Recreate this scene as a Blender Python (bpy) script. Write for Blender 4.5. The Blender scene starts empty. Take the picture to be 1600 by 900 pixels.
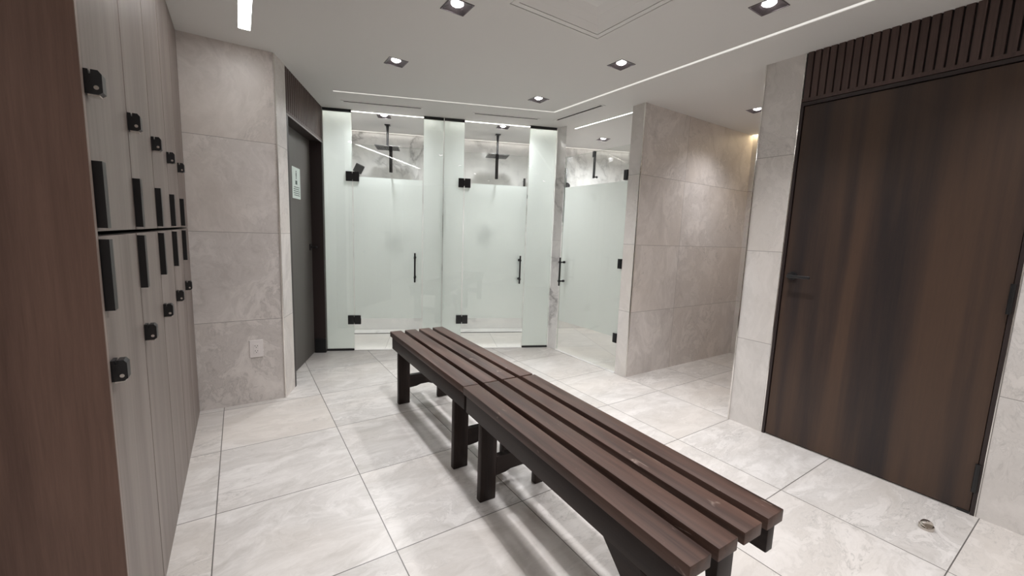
import bpy, bmesh, math, random
from mathutils import Vector, Matrix

random.seed(7)
scn = bpy.context.scene
COL = scn.collection

# ------------------------------------------------------------------ camera, world, exposure
F, YAW, PITCH, ROLL, CAMH = 642.85, 0.5866, -0.1299, -0.0365, 1.2699
CEIL = 2.418
fw = Vector((math.sin(YAW) * math.cos(PITCH), math.cos(YAW) * math.cos(PITCH), math.sin(PITCH)))
r0 = Vector((math.cos(YAW), -math.sin(YAW), 0.0))
u0 = r0.cross(fw)
right = r0 * math.cos(ROLL) - u0 * math.sin(ROLL)
upv = r0 * math.sin(ROLL) + u0 * math.cos(ROLL)
cam_data = bpy.data.cameras.new('camera')
cam_data.sensor_width = 36.0
cam_data.lens = F * 36.0 / 1600.0
cam_data.clip_start = 0.02
cam = bpy.data.objects.new('camera', cam_data)
COL.objects.link(cam)
M = Matrix((right, upv, -fw)).transposed().to_4x4()
M.translation = Vector((0, 0, CAMH))
cam.matrix_world = M
scn.camera = cam

world = bpy.data.worlds.new('world')
scn.world = world
world.use_nodes = True
world.node_tree.nodes['Background'].inputs[0].default_value = (0.5, 0.5, 0.5, 1)
world.node_tree.nodes['Background'].inputs[1].default_value = 0.05

scn.view_settings.view_transform = 'Standard'
scn.view_settings.look = 'None'
scn.view_settings.exposure = 0.22
scn.view_settings.gamma = 1.0
scn.view_settings.use_curve_mapping = False
cy = scn.cycles
cy.use_denoising = True
cy.max_bounces = 14
cy.diffuse_bounces = 7
cy.glossy_bounces = 5
cy.transmission_bounces = 8
cy.transparent_max_bounces = 16
cy.sample_clamp_indirect = 6.0
cy.caustics_reflective = False
cy.caustics_refractive = False

SPOT_W = 44.0          # room downlights
SHOWER_W = 74.0        # shower downlights
COVE_E = 21.0           # shower cove strips
STRIP_E = 0.74         # ceiling trim light line
BAR_E = 16.0            # bright linear light
SPOT_COL = (0.995, 0.985, 1.0)
SHOW_COL = (0.985, 0.99, 1.0)

# ------------------------------------------------------------------ materials
MATS = {}

def new_mat(name):
    m = bpy.data.materials.new(name)
    m.use_nodes = True
    nt = m.node_tree
    nt.nodes.clear()
    out = nt.nodes.new('ShaderNodeOutputMaterial')
    MATS[name] = m
    return m, nt, out

class NT:
    def __init__(s, nt): s.nt = nt
    def n(s, t, **k):
        x = s.nt.nodes.new(t)
        for a, b in k.items(): setattr(x, a, b)
        return x
    def l(s, a, b): s.nt.links.new(a, b)
    def math(s, op, a, b=None, clamp=False):
        x = s.n('ShaderNodeMath', operation=op)
        x.use_clamp = clamp
        for i, v in enumerate((a, b)):
            if v is None: continue
            if isinstance(v, (int, float)): x.inputs[i].default_value = v
            else: s.l(v, x.inputs[i])
        return x.outputs[0]
    def ramp(s, fac, stops):
        x = s.n('ShaderNodeValToRGB')
        e = x.color_ramp.elements
        while len(e) < len(stops): e.new(0.5)
        for i, (p, c) in enumerate(stops):
            e[i].position = p
            e[i].color = (c[0], c[1], c[2], 1) if not isinstance(c, (int, float)) else (c, c, c, 1)
        s.l(fac, x.inputs[0])
        return x.outputs[0]
    def mix(s, fac, a, b, mode='MIX'):
        x = s.n('ShaderNodeMix', data_type='RGBA', blend_type=mode)
        for i, v in ((0, fac), (6, a), (7, b)):
            if isinstance(v, (int, float)): x.inputs[i].default_value = v
            elif isinstance(v, tuple): x.inputs[i].default_value = (v[0], v[1], v[2], 1)
            else: s.l(v, x.inputs[i])
        return x.outputs[2]
    def noise(s, vec, scale, detail=6, rough=0.6, dist=0.0):
        x = s.n('ShaderNodeTexNoise')
        x.inputs['Scale'].default_value = scale
        x.inputs['Detail'].default_value = detail
        x.inputs['Roughness'].default_value = rough
        x.inputs['Distortion'].default_value = dist
        s.l(vec, x.inputs['Vector'])
        return x.outputs['Fac'], x.outputs['Color']

def principled(name, color, rough=0.5, metal=0.0, spec=0.5, emit=None, estr=0.0, coat=0.0):
    m, nt, out = new_mat(name)
    b = nt.nodes.new('ShaderNodeBsdfPrincipled')
    b.inputs['Base Color'].default_value = (*color, 1)
    b.inputs['Roughness'].default_value = rough
    b.inputs['Metallic'].default_value = metal
    b.inputs['Specular IOR Level'].default_value = spec
    b.inputs['Coat Weight'].default_value = coat
    if emit:
        b.inputs['Emission Color'].default_value = (*emit, 1)
        b.inputs['Emission Strength'].default_value = estr
    nt.links.new(b.outputs[0], out.inputs[0])
    return m

def tile_mat(name, lo, hi, warm, udir, vdir, su, sv, uo, vo, grout, rough, stretch, gw=0.0035, contrast=1.0, spec=0.5, sc=1.0):
    """stone tile laid in a grid; udir/vdir are the directions of the grid in the place"""
    m, nt, out = new_mat(name)
    g = NT(nt)
    pos = g.n('ShaderNodeNewGeometry').outputs['Position']
    def dot(d):
        x = g.n('ShaderNodeVectorMath', operation='DOT_PRODUCT')
        g.l(pos, x.inputs[0]); x.inputs[1].default_value = d
        return x.outputs['Value']
    u = g.math('DIVIDE', g.math('SUBTRACT', dot(udir), uo), su)
    v = g.math('DIVIDE', g.math('SUBTRACT', dot(vdir), vo), sv)
    fu, fv = g.math('FRACT', u), g.math('FRACT', v)
    def edge(f, s):
        a = g.math('MINIMUM', f, g.math('SUBTRACT', 1.0, f))
        return g.math('MULTIPLY', a, s)
    d = g.math('MINIMUM', edge(fu, su), edge(fv, sv))
    mask = g.math('LESS_THAN', d, gw / 2)
    cell = g.n('ShaderNodeCombineXYZ')
    g.l(g.math('FLOOR', u), cell.inputs[0]); g.l(g.math('FLOOR', v), cell.inputs[1])
    wn = g.n('ShaderNodeTexWhiteNoise'); g.l(cell.outputs[0], wn.inputs['Vector'])
    off = g.n('ShaderNodeVectorMath', operation='SCALE'); g.l(wn.outputs['Color'], off.inputs[0]); off.inputs['Scale'].default_value = 9.0
    uv = g.n('ShaderNodeCombineXYZ'); g.l(g.math('MULTIPLY', u, su * stretch[0]), uv.inputs[0]); g.l(g.math('MULTIPLY', v, sv * stretch[1]), uv.inputs[1])
    p = g.n('ShaderNodeVectorMath', operation='ADD'); g.l(uv.outputs[0], p.inputs[0]); g.l(off.outputs[0], p.inputs[1])
    P = p.outputs[0]
    n1, c1 = g.noise(P, 1.3 * sc, 5, 0.6, 0.8)
    warp = g.n('ShaderNodeVectorMath', operation='SCALE'); g.l(c1, warp.inputs[0]); warp.inputs['Scale'].default_value = 0.55
    p2 = g.n('ShaderNodeVectorMath', operation='ADD'); g.l(P, p2.inputs[0]); g.l(warp.outputs[0], p2.inputs[1])
    n2, _ = g.noise(p2.outputs[0], 4.2 * sc, 10, 0.74, 0.7)
    n3, _ = g.noise(p2.outputs[0], 16.0 * sc, 8, 0.72, 1.2)
    n4, _ = g.noise(P, 0.9 * sc, 3, 0.5, 0.3)
    base = g.mix(g.math('MULTIPLY', g.ramp(n2, [(0.36, 0.0), (0.64, 1.0)]), contrast), hi, lo)
    base = g.mix(g.math('MULTIPLY', g.ramp(n4, [(0.42, 0.0), (0.68, 1.0)]), 0.55), base, warm)
    vein = g.ramp(g.math('ABSOLUTE', g.math('SUBTRACT', n2, 0.5)), [(0.0, 1.0), (0.018, 0.0)])
    gate = g.ramp(n1, [(0.45, 0.0), (0.6, 1.0)])
    vv = g.math('MULTIPLY', g.math('MULTIPLY', vein, gate), 0.42 * contrast)
    base = g.mix(vv, base, tuple(c * 0.55 for c in lo))
    sp = g.ramp(n3, [(0.55, 0.0), (0.66, 1.0)])
    base = g.mix(g.math('MULTIPLY', g.math('MULTIPLY', sp, gate), 0.50 * contrast), base, tuple(c * 0.62 for c in lo))
    hsv = g.n('ShaderNodeHueSaturation'); g.l(base, hsv.inputs['Color'])
    g.l(g.math('ADD', 0.965, g.math('MULTIPLY', wn.outputs['Value'], 0.06)), hsv.inputs['Value'])
    col = g.mix(mask, hsv.outputs[0], grout)
    b = g.n('ShaderNodeBsdfPrincipled')
    g.l(col, b.inputs['Base Color'])
    b.inputs['Specular IOR Level'].default_value = spec
    g.l(g.math('ADD', rough, g.math('MULTIPLY', n3, 0.12)), b.inputs['Roughness'])
    bp = g.n('ShaderNodeBump'); bp.inputs['Strength'].default_value = 0.12; bp.inputs['Distance'].default_value = 0.003
    g.l(g.math('SUBTRACT', g.math('MULTIPLY', n3, 0.3), mask), bp.inputs['Height'])
    g.l(bp.outputs[0], b.inputs['Normal'])
    g.l(b.outputs[0], out.inputs[0])
    return m

def marble_mat(name, udir):
    m, nt, out = new_mat(name)
    g = NT(nt)
    pos = g.n('ShaderNodeNewGeometry').outputs['Position']
    n1, c1 = g.noise(pos, 0.9, 6, 0.62, 0.6)
    warp = g.n('ShaderNodeVectorMath', operation='SCALE'); g.l(c1, warp.inputs[0]); warp.inputs['Scale'].default_value = 0.9
    p2 = g.n('ShaderNodeVectorMath', operation='ADD'); g.l(pos, p2.inputs[0]); g.l(warp.outputs[0], p2.inputs[1])
    n2, _ = g.noise(p2.outputs[0], 1.5, 5, 0.55, 0.4)
    n3, _ = g.noise(p2.outputs[0], 5.0, 8, 0.6, 0.6)
    a = g.math('ABSOLUTE', g.math('SUBTRACT', n2, 0.5))
    v1 = g.ramp(a, [(0.0, 1.0), (0.02, 0.45), (0.06, 0.0)])
    v2 = g.ramp(g.math('ABSOLUTE', g.math('SUBTRACT', n3, 0.5)), [(0.0, 1.0), (0.012, 0.0)])
    gate = g.ramp(n1, [(0.46, 0.0), (0.62, 1.0)])
    base = g.mix(g.ramp(n3, [(0.35, 0.0), (0.75, 1.0)]), (0.86, 0.85, 0.83), (0.76, 0.755, 0.745))
    base = g.mix(g.math('MULTIPLY', g.math('MULTIPLY', v1, gate), 0.85), base, (0.27, 0.265, 0.26))
    base = g.mix(g.math('MULTIPLY', g.math('MULTIPLY', v2, gate), 0.30), base, (0.40, 0.38, 0.36))
    u = g.n('ShaderNodeVectorMath', operation='DOT_PRODUCT'); g.l(pos, u.inputs[0]); u.inputs[1].default_value = udir
    z = g.n('ShaderNodeSeparateXYZ'); g.l(pos, z.inputs[0])
    fu = g.math('FRACT', g.math('DIVIDE', g.math('ADD', u.outputs['Value'], 20.3), 1.2))
    fv = g.math('FRACT', g.math('DIVIDE', z.outputs[2], 0.61))
    d = g.math('MINIMUM', g.math('MULTIPLY', fu, 1.2), g.math('MULTIPLY', fv, 0.61))
    col = g.mix(g.math('LESS_THAN', d, 0.002), base, (0.5, 0.5, 0.49))
    b = g.n('ShaderNodeBsdfPrincipled')
    g.l(col, b.inputs['Base Color']); b.inputs['Roughness'].default_value = 0.12
    g.l(b.outputs[0], out.inputs[0])
    return m

def wood_mat(name, dark, light, axis, rough=0.4, bands=0.5, bscale=5.0, fine=1.0, spec=0.4, knots=0.0, banding=(0.40, 0.60), scratch=0.0):
    """grain runs along axis (0,1,2)"""
    m, nt, out = new_mat(name)
    g = NT(nt)
    tc = g.n('ShaderNodeTexCoord').outputs['Object']
    oi = g.n('ShaderNodeObjectInfo').outputs['Random']
    mp = g.n('ShaderNodeMapping')
    s = [1.0, 1.0, 1.0]; s[axis] = 0.045
    mp.inputs['Scale'].default_value = s
    g.l(tc, mp.inputs['Vector'])
    cx = g.n('ShaderNodeCombineXYZ'); g.l(g.math('MULTIPLY', oi, 17.0), cx.inputs[(axis + 1) % 3]); g.l(g.math('MULTIPLY', oi, 3.0), cx.inputs[axis])
    ad = g.n('ShaderNodeVectorMath', operation='ADD'); g.l(mp.outputs[0], ad.inputs[0]); g.l(cx.outputs[0], ad.inputs[1])
    P = ad.outputs[0]
    n1, _ = g.noise(P, bscale, 2, 0.5, 0.2)
    n2, _ = g.noise(P, 60.0 * fine, 5, 0.65, 0.3)
    n3, _ = g.noise(P, 260.0 * fine, 3, 0.6, 0.0)
    n2s = g.ramp(n2, [(0.34, 0.0), (0.66, 1.0)])
    f = g.math('ADD', g.math('MULTIPLY', g.ramp(n1, [(banding[0], 0.0), (banding[1], 1.0)]), bands),
               g.math('ADD', g.math('MULTIPLY', n2s, 0.75 * (1 - bands)), g.math('MULTIPLY', n3, 0.5 * (1 - bands))), clamp=True)
    col = g.mix(f, dark, light)
    if scratch > 0:
        ms = g.n('ShaderNodeMapping'); sc2 = [55.0, 55.0, 55.0]; sc2[axis] = 9.0
        ms.inputs['Scale'].default_value = sc2; ms.inputs['Rotation'].default_value = (0, 0, 0.5)
        g.l(tc, ms.inputs['Vector'])
        w = g.n('ShaderNodeTexVoronoi', feature='DISTANCE_TO_EDGE'); g.l(ms.outputs[0], w.inputs['Vector']); w.inputs['Scale'].default_value = 0.35
        n5, _ = g.noise(tc, 7.0, 4, 0.6)
        mk = g.math('MULTIPLY', g.ramp(w.outputs[0], [(0.0, 1.0), (0.03, 0.0)]), g.ramp(n5, [(0.60, 0.0), (0.66, 1.0)]))
        col = g.mix(g.math('MULTIPLY', mk, scratch), col, (0.42, 0.33, 0.28))
    b = g.n('ShaderNodeBsdfPrincipled')
    g.l(col, b.inputs['Base Color'])
    g.l(g.math('ADD', rough, g.math('MULTIPLY', n2, 0.12)), b.inputs['Roughness'])
    b.inputs['Specular IOR Level'].default_value = spec
    bp = g.n('ShaderNodeBump'); bp.inputs['Strength'].default_value = 0.15; bp.inputs['Distance'].default_value = 0.001
    g.l(n3, bp.inputs['Height']); g.l(bp.outputs[0], b.inputs['Normal'])
    g.l(b.outputs[0], out.inputs[0])
    return m

def glass_mat(name, tint):
    m, nt, out = new_mat(name)
    g = NT(nt)
    tr = g.n('ShaderNodeBsdfTransparent'); tr.inputs[0].default_value = (*tint, 1)
    gl = g.n('ShaderNodeBsdfGlossy'); gl.inputs['Roughness'].default_value = 0.0
    ge = g.n('ShaderNodeNewGeometry')
    dp = g.n('ShaderNodeVectorMath', operation='DOT_PRODUCT'); g.l(ge.outputs['Incoming'], dp.inputs[0]); g.l(ge.outputs['Normal'], dp.inputs[1])
    fres = g.math('ADD', 0.04, g.math('MULTIPLY', 0.96, g.math('POWER', g.math('SUBTRACT', 1.0, g.math('ABSOLUTE', dp.outputs['Value'])), 5.0)), clamp=True)
    mx = g.n('ShaderNodeMixShader')
    g.l(fres, mx.inputs[0]); g.l(tr.outputs[0], mx.inputs[1]); g.l(gl.outputs[0], mx.inputs[2])
    g.l(mx.outputs[0], out.inputs[0])
    return m

def frost_mat(name):
    m, nt, out = new_mat(name)
    g = NT(nt)
    t = g.n('ShaderNodeBsdfTranslucent'); t.inputs[0].default_value = (0.91, 0.965, 0.94, 1)
    d = g.n('ShaderNodeBsdfDiffuse'); d.inputs[0].default_value = (0.80, 0.84, 0.82, 1)
    r = g.n('ShaderNodeBsdfRefraction'); r.inputs[0].default_value = (0.88, 0.93, 0.90, 1)
    r.inputs['Roughness'].default_value = 0.75; r.inputs['IOR'].default_value = 1.12
    m1 = g.n('ShaderNodeMixShader'); m1.inputs[0].default_value = 0.40
    g.l(t.outputs[0], m1.inputs[1]); g.l(d.outputs[0], m1.inputs[2])
    m2 = g.n('ShaderNodeMixShader'); m2.inputs[0].default_value = 0.22
    g.l(m1.outputs[0], m2.inputs[1]); g.l(r.outputs[0], m2.inputs[2])
    g.l(m2.outputs[0], out.inputs[0])
    return m

def emit_mat(name, col, s):
    m, nt, out = new_mat(name)
    e = nt.nodes.new('ShaderNodeEmission')
    e.inputs[0].default_value = (*col, 1); e.inputs[1].default_value = s
    nt.links.new(e.outputs[0], out.inputs[0])
    return m

T = 0.6096
TH = -0.3925
G0 = Vector((0.7163, 4.5013, 0.0))
GD = Vector((math.cos(TH), math.sin(TH), 0.0))      # along the shower glass
GN = Vector((-math.sin(TH), math.cos(TH), 0.0))     # into the showers
def G(t, o, z=0.0): return G0 + GD * t + GN * o + Vector((0, 0, z))

M_floor = tile_mat('floor_tile', (0.50, 0.475, 0.45), (0.72, 0.695, 0.675), (0.64, 0.585, 0.53), (1, 0, 0), (0, 1, 0), T, T, -0.1344 - 30 * T, 0.2569 - 30 * T, (0.13, 0.12, 0.11), 0.26, (0.70, 1.6), 0.0042, 1.0)
M_sfloor = tile_mat('shower_floor_tile', (0.62, 0.60, 0.57), (0.76, 0.74, 0.71), (0.72, 0.67, 0.61), tuple(GD), tuple(GN), T, T, G0.dot(GD) + 0.575 - 10 * T, G0.dot(GN) - 10 * T, (0.30, 0.28, 0.26), 0.25, (0.8, 1.4), 0.0035, 0.8)
WLO, WHI, WWA = (0.51, 0.475, 0.455), (0.74, 0.70, 0.675), (0.64, 0.575, 0.525)
GROUT = (0.27, 0.25, 0.235)
M_wall_x = tile_mat('wall_tile_facing_y', WLO, WHI, WWA, (1, 0, 0), (0, 0, 1), 1.22, 0.61, 2.34 - 10 * 1.22, -0.005, GROUT, 0.33, (1.1, 0.8), 0.003, 0.9)
M_wall_y = tile_mat('wall_tile_facing_x', (0.56, 0.535, 0.51), (0.72, 0.69, 0.665), (0.66, 0.605, 0.55), (0, 1, 0), (0, 0, 1), 1.22, 0.61, 0.27 - 10 * 1.22, -0.002, GROUT, 0.33, (1.1, 0.8), 0.003, 0.8)
M_wall_g = tile_mat('wall_tile_angled', WLO, WHI, WWA, tuple(GN), (0, 0, 1), 1.22, 0.61, G0.dot(GN) + 0.3 - 10 * 1.22, -0.005, GROUT, 0.33, (1.1, 0.8), 0.003, 0.8)
M_marble = marble_mat('white_marble', tuple(GD))
M_ceiling = principled('ceiling_paint', (0.70, 0.69, 0.67), 0.8, spec=0.2)
M_bench = wood_mat('bench_board_wood', (0.013, 0.007, 0.006), (0.108, 0.060, 0.045), 1, 0.40, 0.25, 14, 0.42, 0.28, scratch=0.6)
M_bframe = wood_mat('bench_frame_wood', (0.011, 0.007, 0.006), (0.032, 0.021, 0.018), 1, 0.42, 0.3, 12, 0.5, 0.25)
M_bleg = wood_mat('bench_leg_wood', (0.011, 0.007, 0.006), (0.034, 0.021, 0.017), 2, 0.42, 0.3, 12, 0.5, 0.25)
M_brail = wood_mat('bench_rail_wood', (0.011, 0.007, 0.006), (0.032, 0.021, 0.018), 0, 0.42, 0.3, 12, 0.5, 0.25)
M_locker = wood_mat('locker_laminate_lit', (0.135, 0.105, 0.092), (0.255, 0.215, 0.195), 2, 0.42, 0.4, 9, 1.0, 0.5)  # same laminate as the end panel, grey wall reflection put into the colour
M_lkend = wood_mat('locker_laminate_shaded', (0.075, 0.042, 0.032), (0.16, 0.095, 0.072), 2, 0.45, 0.45, 6, 1.3, 0.35)  # same laminate as the locker fronts, with shade put into the colour
M_lkedge = wood_mat('locker_edge_laminate', (0.16, 0.12, 0.105), (0.30, 0.24, 0.21), 2, 0.4, 0.3, 9, 1.0, 0.5)
M_door = wood_mat('brown_door_veneer', (0.022, 0.018, 0.019), (0.078, 0.047, 0.032), 2, 0.36, 0.78, 7.4, 2.0, 0.35, banding=(0.37, 0.63))  # veneer bands, their colour contrast raised to suggest reflections as well
M_doorg = wood_mat('grey_door_veneer', (0.085, 0.078, 0.072), (0.115, 0.105, 0.098), 2, 0.4, 0.3, 5, 2.0, 0.4)
M_slat = wood_mat('fluted_wood', (0.050, 0.032, 0.028), (0.105, 0.068, 0.060), 2, 0.45, 0.3, 10, 1.2, 0.35)
M_jamb = principled('dark_jamb', (0.024, 0.015, 0.014), 0.45)
M_void = principled('dark_recess', (0.012, 0.009, 0.009), 0.7)
M_hedge = principled('jamb_edge', (0.26, 0.245, 0.23), 0.5)
M_black = principled('black_metal', (0.008, 0.008, 0.009), 0.38)
M_blackg = principled('black_satin_metal', (0.018, 0.018, 0.019), 0.30, spec=0.6)
M_chrome = principled('chrome', (0.82, 0.80, 0.77), 0.12, 1.0)
M_nickel = principled('nickel', (0.62, 0.58, 0.53), 0.13, 1.0)
M_white = principled('white_plastic', (0.80, 0.76, 0.75), 0.35)
M_slot = principled('outlet_slot', (0.05, 0.045, 0.045), 0.6)
M_paper = principled('notice_paper', (0.62, 0.70, 0.66), 0.35)
M_ink = principled('notice_ink', (0.05, 0.08, 0.07), 0.6)
M_reflector = principled('downlight_reflector', (0.085, 0.07, 0.075), 0.35, 0.3)
M_vent = principled('vent_paint', (0.72, 0.71, 0.69), 0.6)
M_ventd = principled('vent_slot_dark', (0.02, 0.02, 0.02), 0.8)
M_glass = glass_mat('clear_glass', (0.975, 0.985, 0.978))
M_gedge = principled('glass_edge', (0.74, 0.80, 0.74), 0.2)
M_frost = frost_mat('frosted_film')
M_lens = emit_mat('downlight_lens', (1.0, 0.97, 0.96), 20.0)
M_cove = emit_mat('cove_light', (1.0, 0.96, 0.90), COVE_E)
M_warm = emit_mat('warm_cove_light', (1.0, 0.80, 0.50), 12.0)
M_cove2 = emit_mat('back_cove_light', (1.0, 0.95, 0.88), 4.0)
M_strip = emit_mat('trim_light', (1.0, 0.955, 0.89), STRIP_E)
M_bar = emit_mat('bar_light', (1.0, 0.985, 0.97), BAR_E)

# ------------------------------------------------------------------ mesh helpers
class MB:
    """collects shapes, links them as one mesh object"""
    def __init__(s, M=None):
        s.bm = bmesh.new(); s.M = M or Matrix.Identity(4)
    def _add(s, bm2, M=None):
        me = bpy.data.meshes.new('t'); bm2.to_mesh(me); bm2.free()
        me.transform(s.M @ (M or Matrix.Identity(4)))
        s.bm.from_mesh(me); bpy.data.meshes.remove(me)
    def box(s, x0, x1, y0, y1, z0, z1, bev=0.0, M=None, seg=2):
        b = bmesh.new()
        bmesh.ops.create_cube(b, size=1.0)
        sx, sy, sz = x1 - x0, y1 - y0, z1 - z0
        for v in b.verts:
            v.co = Vector(((x0 + x1) / 2 + v.co.x * sx, (y0 + y1) / 2 + v.co.y * sy, (z0 + z1) / 2 + v.co.z * sz))
        if bev > 0:
            bev = min(bev, 0.45 * min(abs(sx), abs(sy), abs(sz)))
            bmesh.ops.bevel(b, geom=b.edges[:], offset=bev, segments=seg, affect='EDGES', profile=0.5)
        s._add(b, M); return s
    def cyl(s, p0, p1, r, n=20, r2=None):
        p0, p1 = Vector(p0), Vector(p1)
        d = p1 - p0
        b = bmesh.new()
        bmesh.ops.create_cone(b, cap_ends=True, segments=n, radius1=r, radius2=r if r2 is None else r2, depth=d.length)
        q = d.to_track_quat('Z', 'Y').to_matrix().to_4x4()
        q.translation = (p0 + p1) / 2
        s._add(b, q); return s
    def prism(s, pts, z0, z1):
        b = bmesh.new()
        lo = [b.verts.new((p[0], p[1], z0)) for p in pts]
        hi = [b.verts.new((p[0], p[1], z1)) for p in pts]
        n = len(pts)
        b.faces.new(lo); b.faces.new(hi)
        for i in range(n): b.faces.new((lo[i], lo[(i + 1) % n], hi[(i + 1) % n], hi[i]))
        bmesh.ops.recalc_face_normals(b, faces=b.faces[:])
        s._add(b); return s
    def prof(s, pts, axis, a0, a1):
        """polygon extruded along an axis: pts are the two other coordinates in order"""
        b = bmesh.new()
        def mk(p, a):
            c = [0, 0, 0]; o = [i for i in range(3) if i != axis]
            c[axis] = a; c[o[0]] = p[0]; c[o[1]] = p[1]; return b.verts.new(c)
        lo = [mk(p, a0) for p in pts]; hi = [mk(p, a1) for p in pts]
        n = len(pts)
        b.faces.new(lo); b.faces.new(hi)
        for i in range(n): b.faces.new((lo[i], lo[(i + 1) % n], hi[(i + 1) % n], hi[i]))
        bmesh.ops.recalc_face_normals(b, faces=b.faces[:])
        s._add(b); return s
    def quad(s, a, b_, c, d):
        vs = [s.bm.verts.new(s.M @ Vector(p)) for p in (a, b_, c, d)]
        s.bm.faces.new(vs); return s
    def lathe(s, prof, n=32, c=(0, 0)):
        b = bmesh.new()
        rings = []
        for r, z in prof:
            if r < 1e-6: rings.append([b.verts.new((c[0], c[1], z))])
            else: rings.append([b.verts.new((c[0] + r * math.cos(2 * math.pi * i / n), c[1] + r * math.sin(2 * math.pi * i / n), z)) for i in range(n)])
        for A, B in zip(rings, rings[1:]):
            for i in range(n):
                j = (i + 1) % n
                if len(A) == 1: b.faces.new((A[0], B[i], B[j]))
                elif len(B) == 1: b.faces.new((A[i], B[0], A[j]))
                else: b.faces.new((A[i], B[i], B[j], A[j]))
        bmesh.ops.recalc_face_normals(b, faces=b.faces[:])
        s._add(b); return s
    def build(s, name, mat, parent=None, smooth=False):
        bmesh.ops.recalc_face_normals(s.bm, faces=s.bm.faces[:])
        me = bpy.data.meshes.new(name); s.bm.to_mesh(me); s.bm.free()
        me.materials.append(mat)
        if smooth:
            for p in me.polygons: p.use_smooth = True
            try: me.set_sharp_from_angle(angle=math.radians(40))
            except Exception: pass
        o = bpy.data.objects.new(name, me); COL.objects.link(o)
        if parent: o.parent = parent
        return o

def thing(name, label, cat, loc=(0, 0, 0), rz=0.0, group=None):
    o = bpy.data.objects.new(name, None); COL.objects.link(o)
    o.empty_display_size = 0.05
    o.location = loc; o.rotation_euler = (0, 0, rz)
    o['label'] = label; o['category'] = cat
    if group: o['group'] = group
    return o

def tag(o, label, cat, group=None):
    o['label'] = label; o['category'] = cat
    if group: o['group'] = group
    return o

def struct(o):
    o['kind'] = 'structure'; return o

def xy(*pts): return [(p.x, p.y) for p in pts]

def copy_thing(root, loc, label, rz=None):
    r = root.copy(); COL.objects.link(r); r.location = loc
    if rz is not None: r.rotation_euler = (0, 0, rz)
    r['label'] = label
    for ch in list(root.children):
        c = ch.copy(); COL.objects.link(c); c.parent = r
        for gch in list(ch.children):
            d = gch.copy(); COL.objects.link(d); d.parent = c
    return r

# ------------------------------------------------------------------ floor
XR, XF = 2.91, 2.925            # right wall plane, shower 3 glass plane
YP, YD, YD2 = 1.483, 1.253, 0.275
room_front = [(-1.6, -1.9), (4.9, -1.9), (4.9, 2.5), (XF, 2.5), (XF, 3.47)]
gp = [G(2.44, -0.106), G(2.36, 0.0), G(-0.15, 0.0), G(-0.15, -0.0)]
fl = MB().prism([(-1.6, -1.9), (4.9, -1.9), (4.9, 2.5), (XF, 2.5), (XF, 3.47), (G(2.36, 0).x, G(2.36, 0).y), (G(-0.45, 0).x, G(-0.45, 0).y), (-1.6, 4.95)], -0.06, 0.0)
struct(fl.build('floor', M_floor))
sf = MB().prism([(XF, 2.5), (4.9, 2.5), (G(4.6, 1.1).x, G(4.6, 1.1).y), (G(-0.45, 1.1).x, G(-0.45, 1.1).y), (G(-0.45, 0).x, G(-0.45, 0).y), (G(2.36, 0).x, G(2.36, 0).y), (XF, 3.47)], -0.06, 0.0)
struct(sf.build('floor', M_sfloor))

# ------------------------------------------------------------------ walls
def L(s, d):      # left angled wall: s towards the room from the glass corner, d into the wall
    return G0 - GN * s - GD * d
M_wall_l = tile_mat('wall_tile_left', WLO, WHI, WWA, (1, 0, 0), (0, 0, 1), 1.22, 0.61, 0.30 - 10 * 1.22, -0.005, GROUT, 0.33, (1.1, 0.8), 0.003, 0.9)
struct(MB().prism([(-1.6, 3.364), (L(1.234, 0).x, 3.364)] + xy(L(1.034, 0), L(1.034, 0.32)) + [(-1.6, 4.3)], 0, CEIL).build('wall_left', M_wall_l))
# angled tile return between corner and door is its own face so that the joints run through
struct(MB().prism(xy(L(1.236, -0.002), L(1.030, -0.002), L(1.030, 0.13), L(1.236, 0.13)), 0, CEIL).build('wall_left', M_wall_g))
struct(MB().prism(xy(L(1.04, 0.155), L(-0.2, 0.155), L(-0.2, 0.30), L(1.04, 0.30)), 0, CEIL).build('wall_left', M_void))
struct(MB().prism(xy(L(1.03, 0.03), L(-0.0, 0.03), L(-0.0, 0.155), L(1.03, 0.155)), 2.10, CEIL).build('wall_left', M_void))
# marble cubicle walls
struct(MB().prism(xy(G(-0.28, 0.03), G(-0.0, 0.03), G(-0.0, 1.1), G(-0.28, 1.1)), 0, CEIL).build('wall_left', M_marble))
struct(MB().prism(xy(G(-0.28, 0.93), G(4.75, 0.93), G(4.75, 1.1), G(-0.28, 1.1)), 0, CEIL).build('wall_back', M_marble))
struct(MB().prism(xy(G(1.13, 0.16), G(1.20, 0.16), G(1.20, 0.93), G(1.13, 0.93)), 0, CEIL).build('wall_middle', M_marble))
struct(MB().prism(xy(G(2.37, 0.0), G(2.436, -0.104), G(2.60, 0.93), G(2.37, 0.93)), 0, CEIL).build('wall_middle', M_marble))
struct(MB().box(4.72, 4.9, 2.59, 4.2, 0, CEIL).build('wall_right', M_marble))
# fin wall
struct(MB().box(XF, 4.9, 2.456, 2.590, 0, CEIL).build('wall_middle', M_wall_x))
struct(MB().box(XF - 0.002, XF + 0.02, 2.458, 2.590, 0, CEIL).build('wall_middle', M_wall_y))
struct(MB().box(4.70, 4.9, YP, 2.456, 0, CEIL).build('wall_right', M_wall_y))
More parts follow.
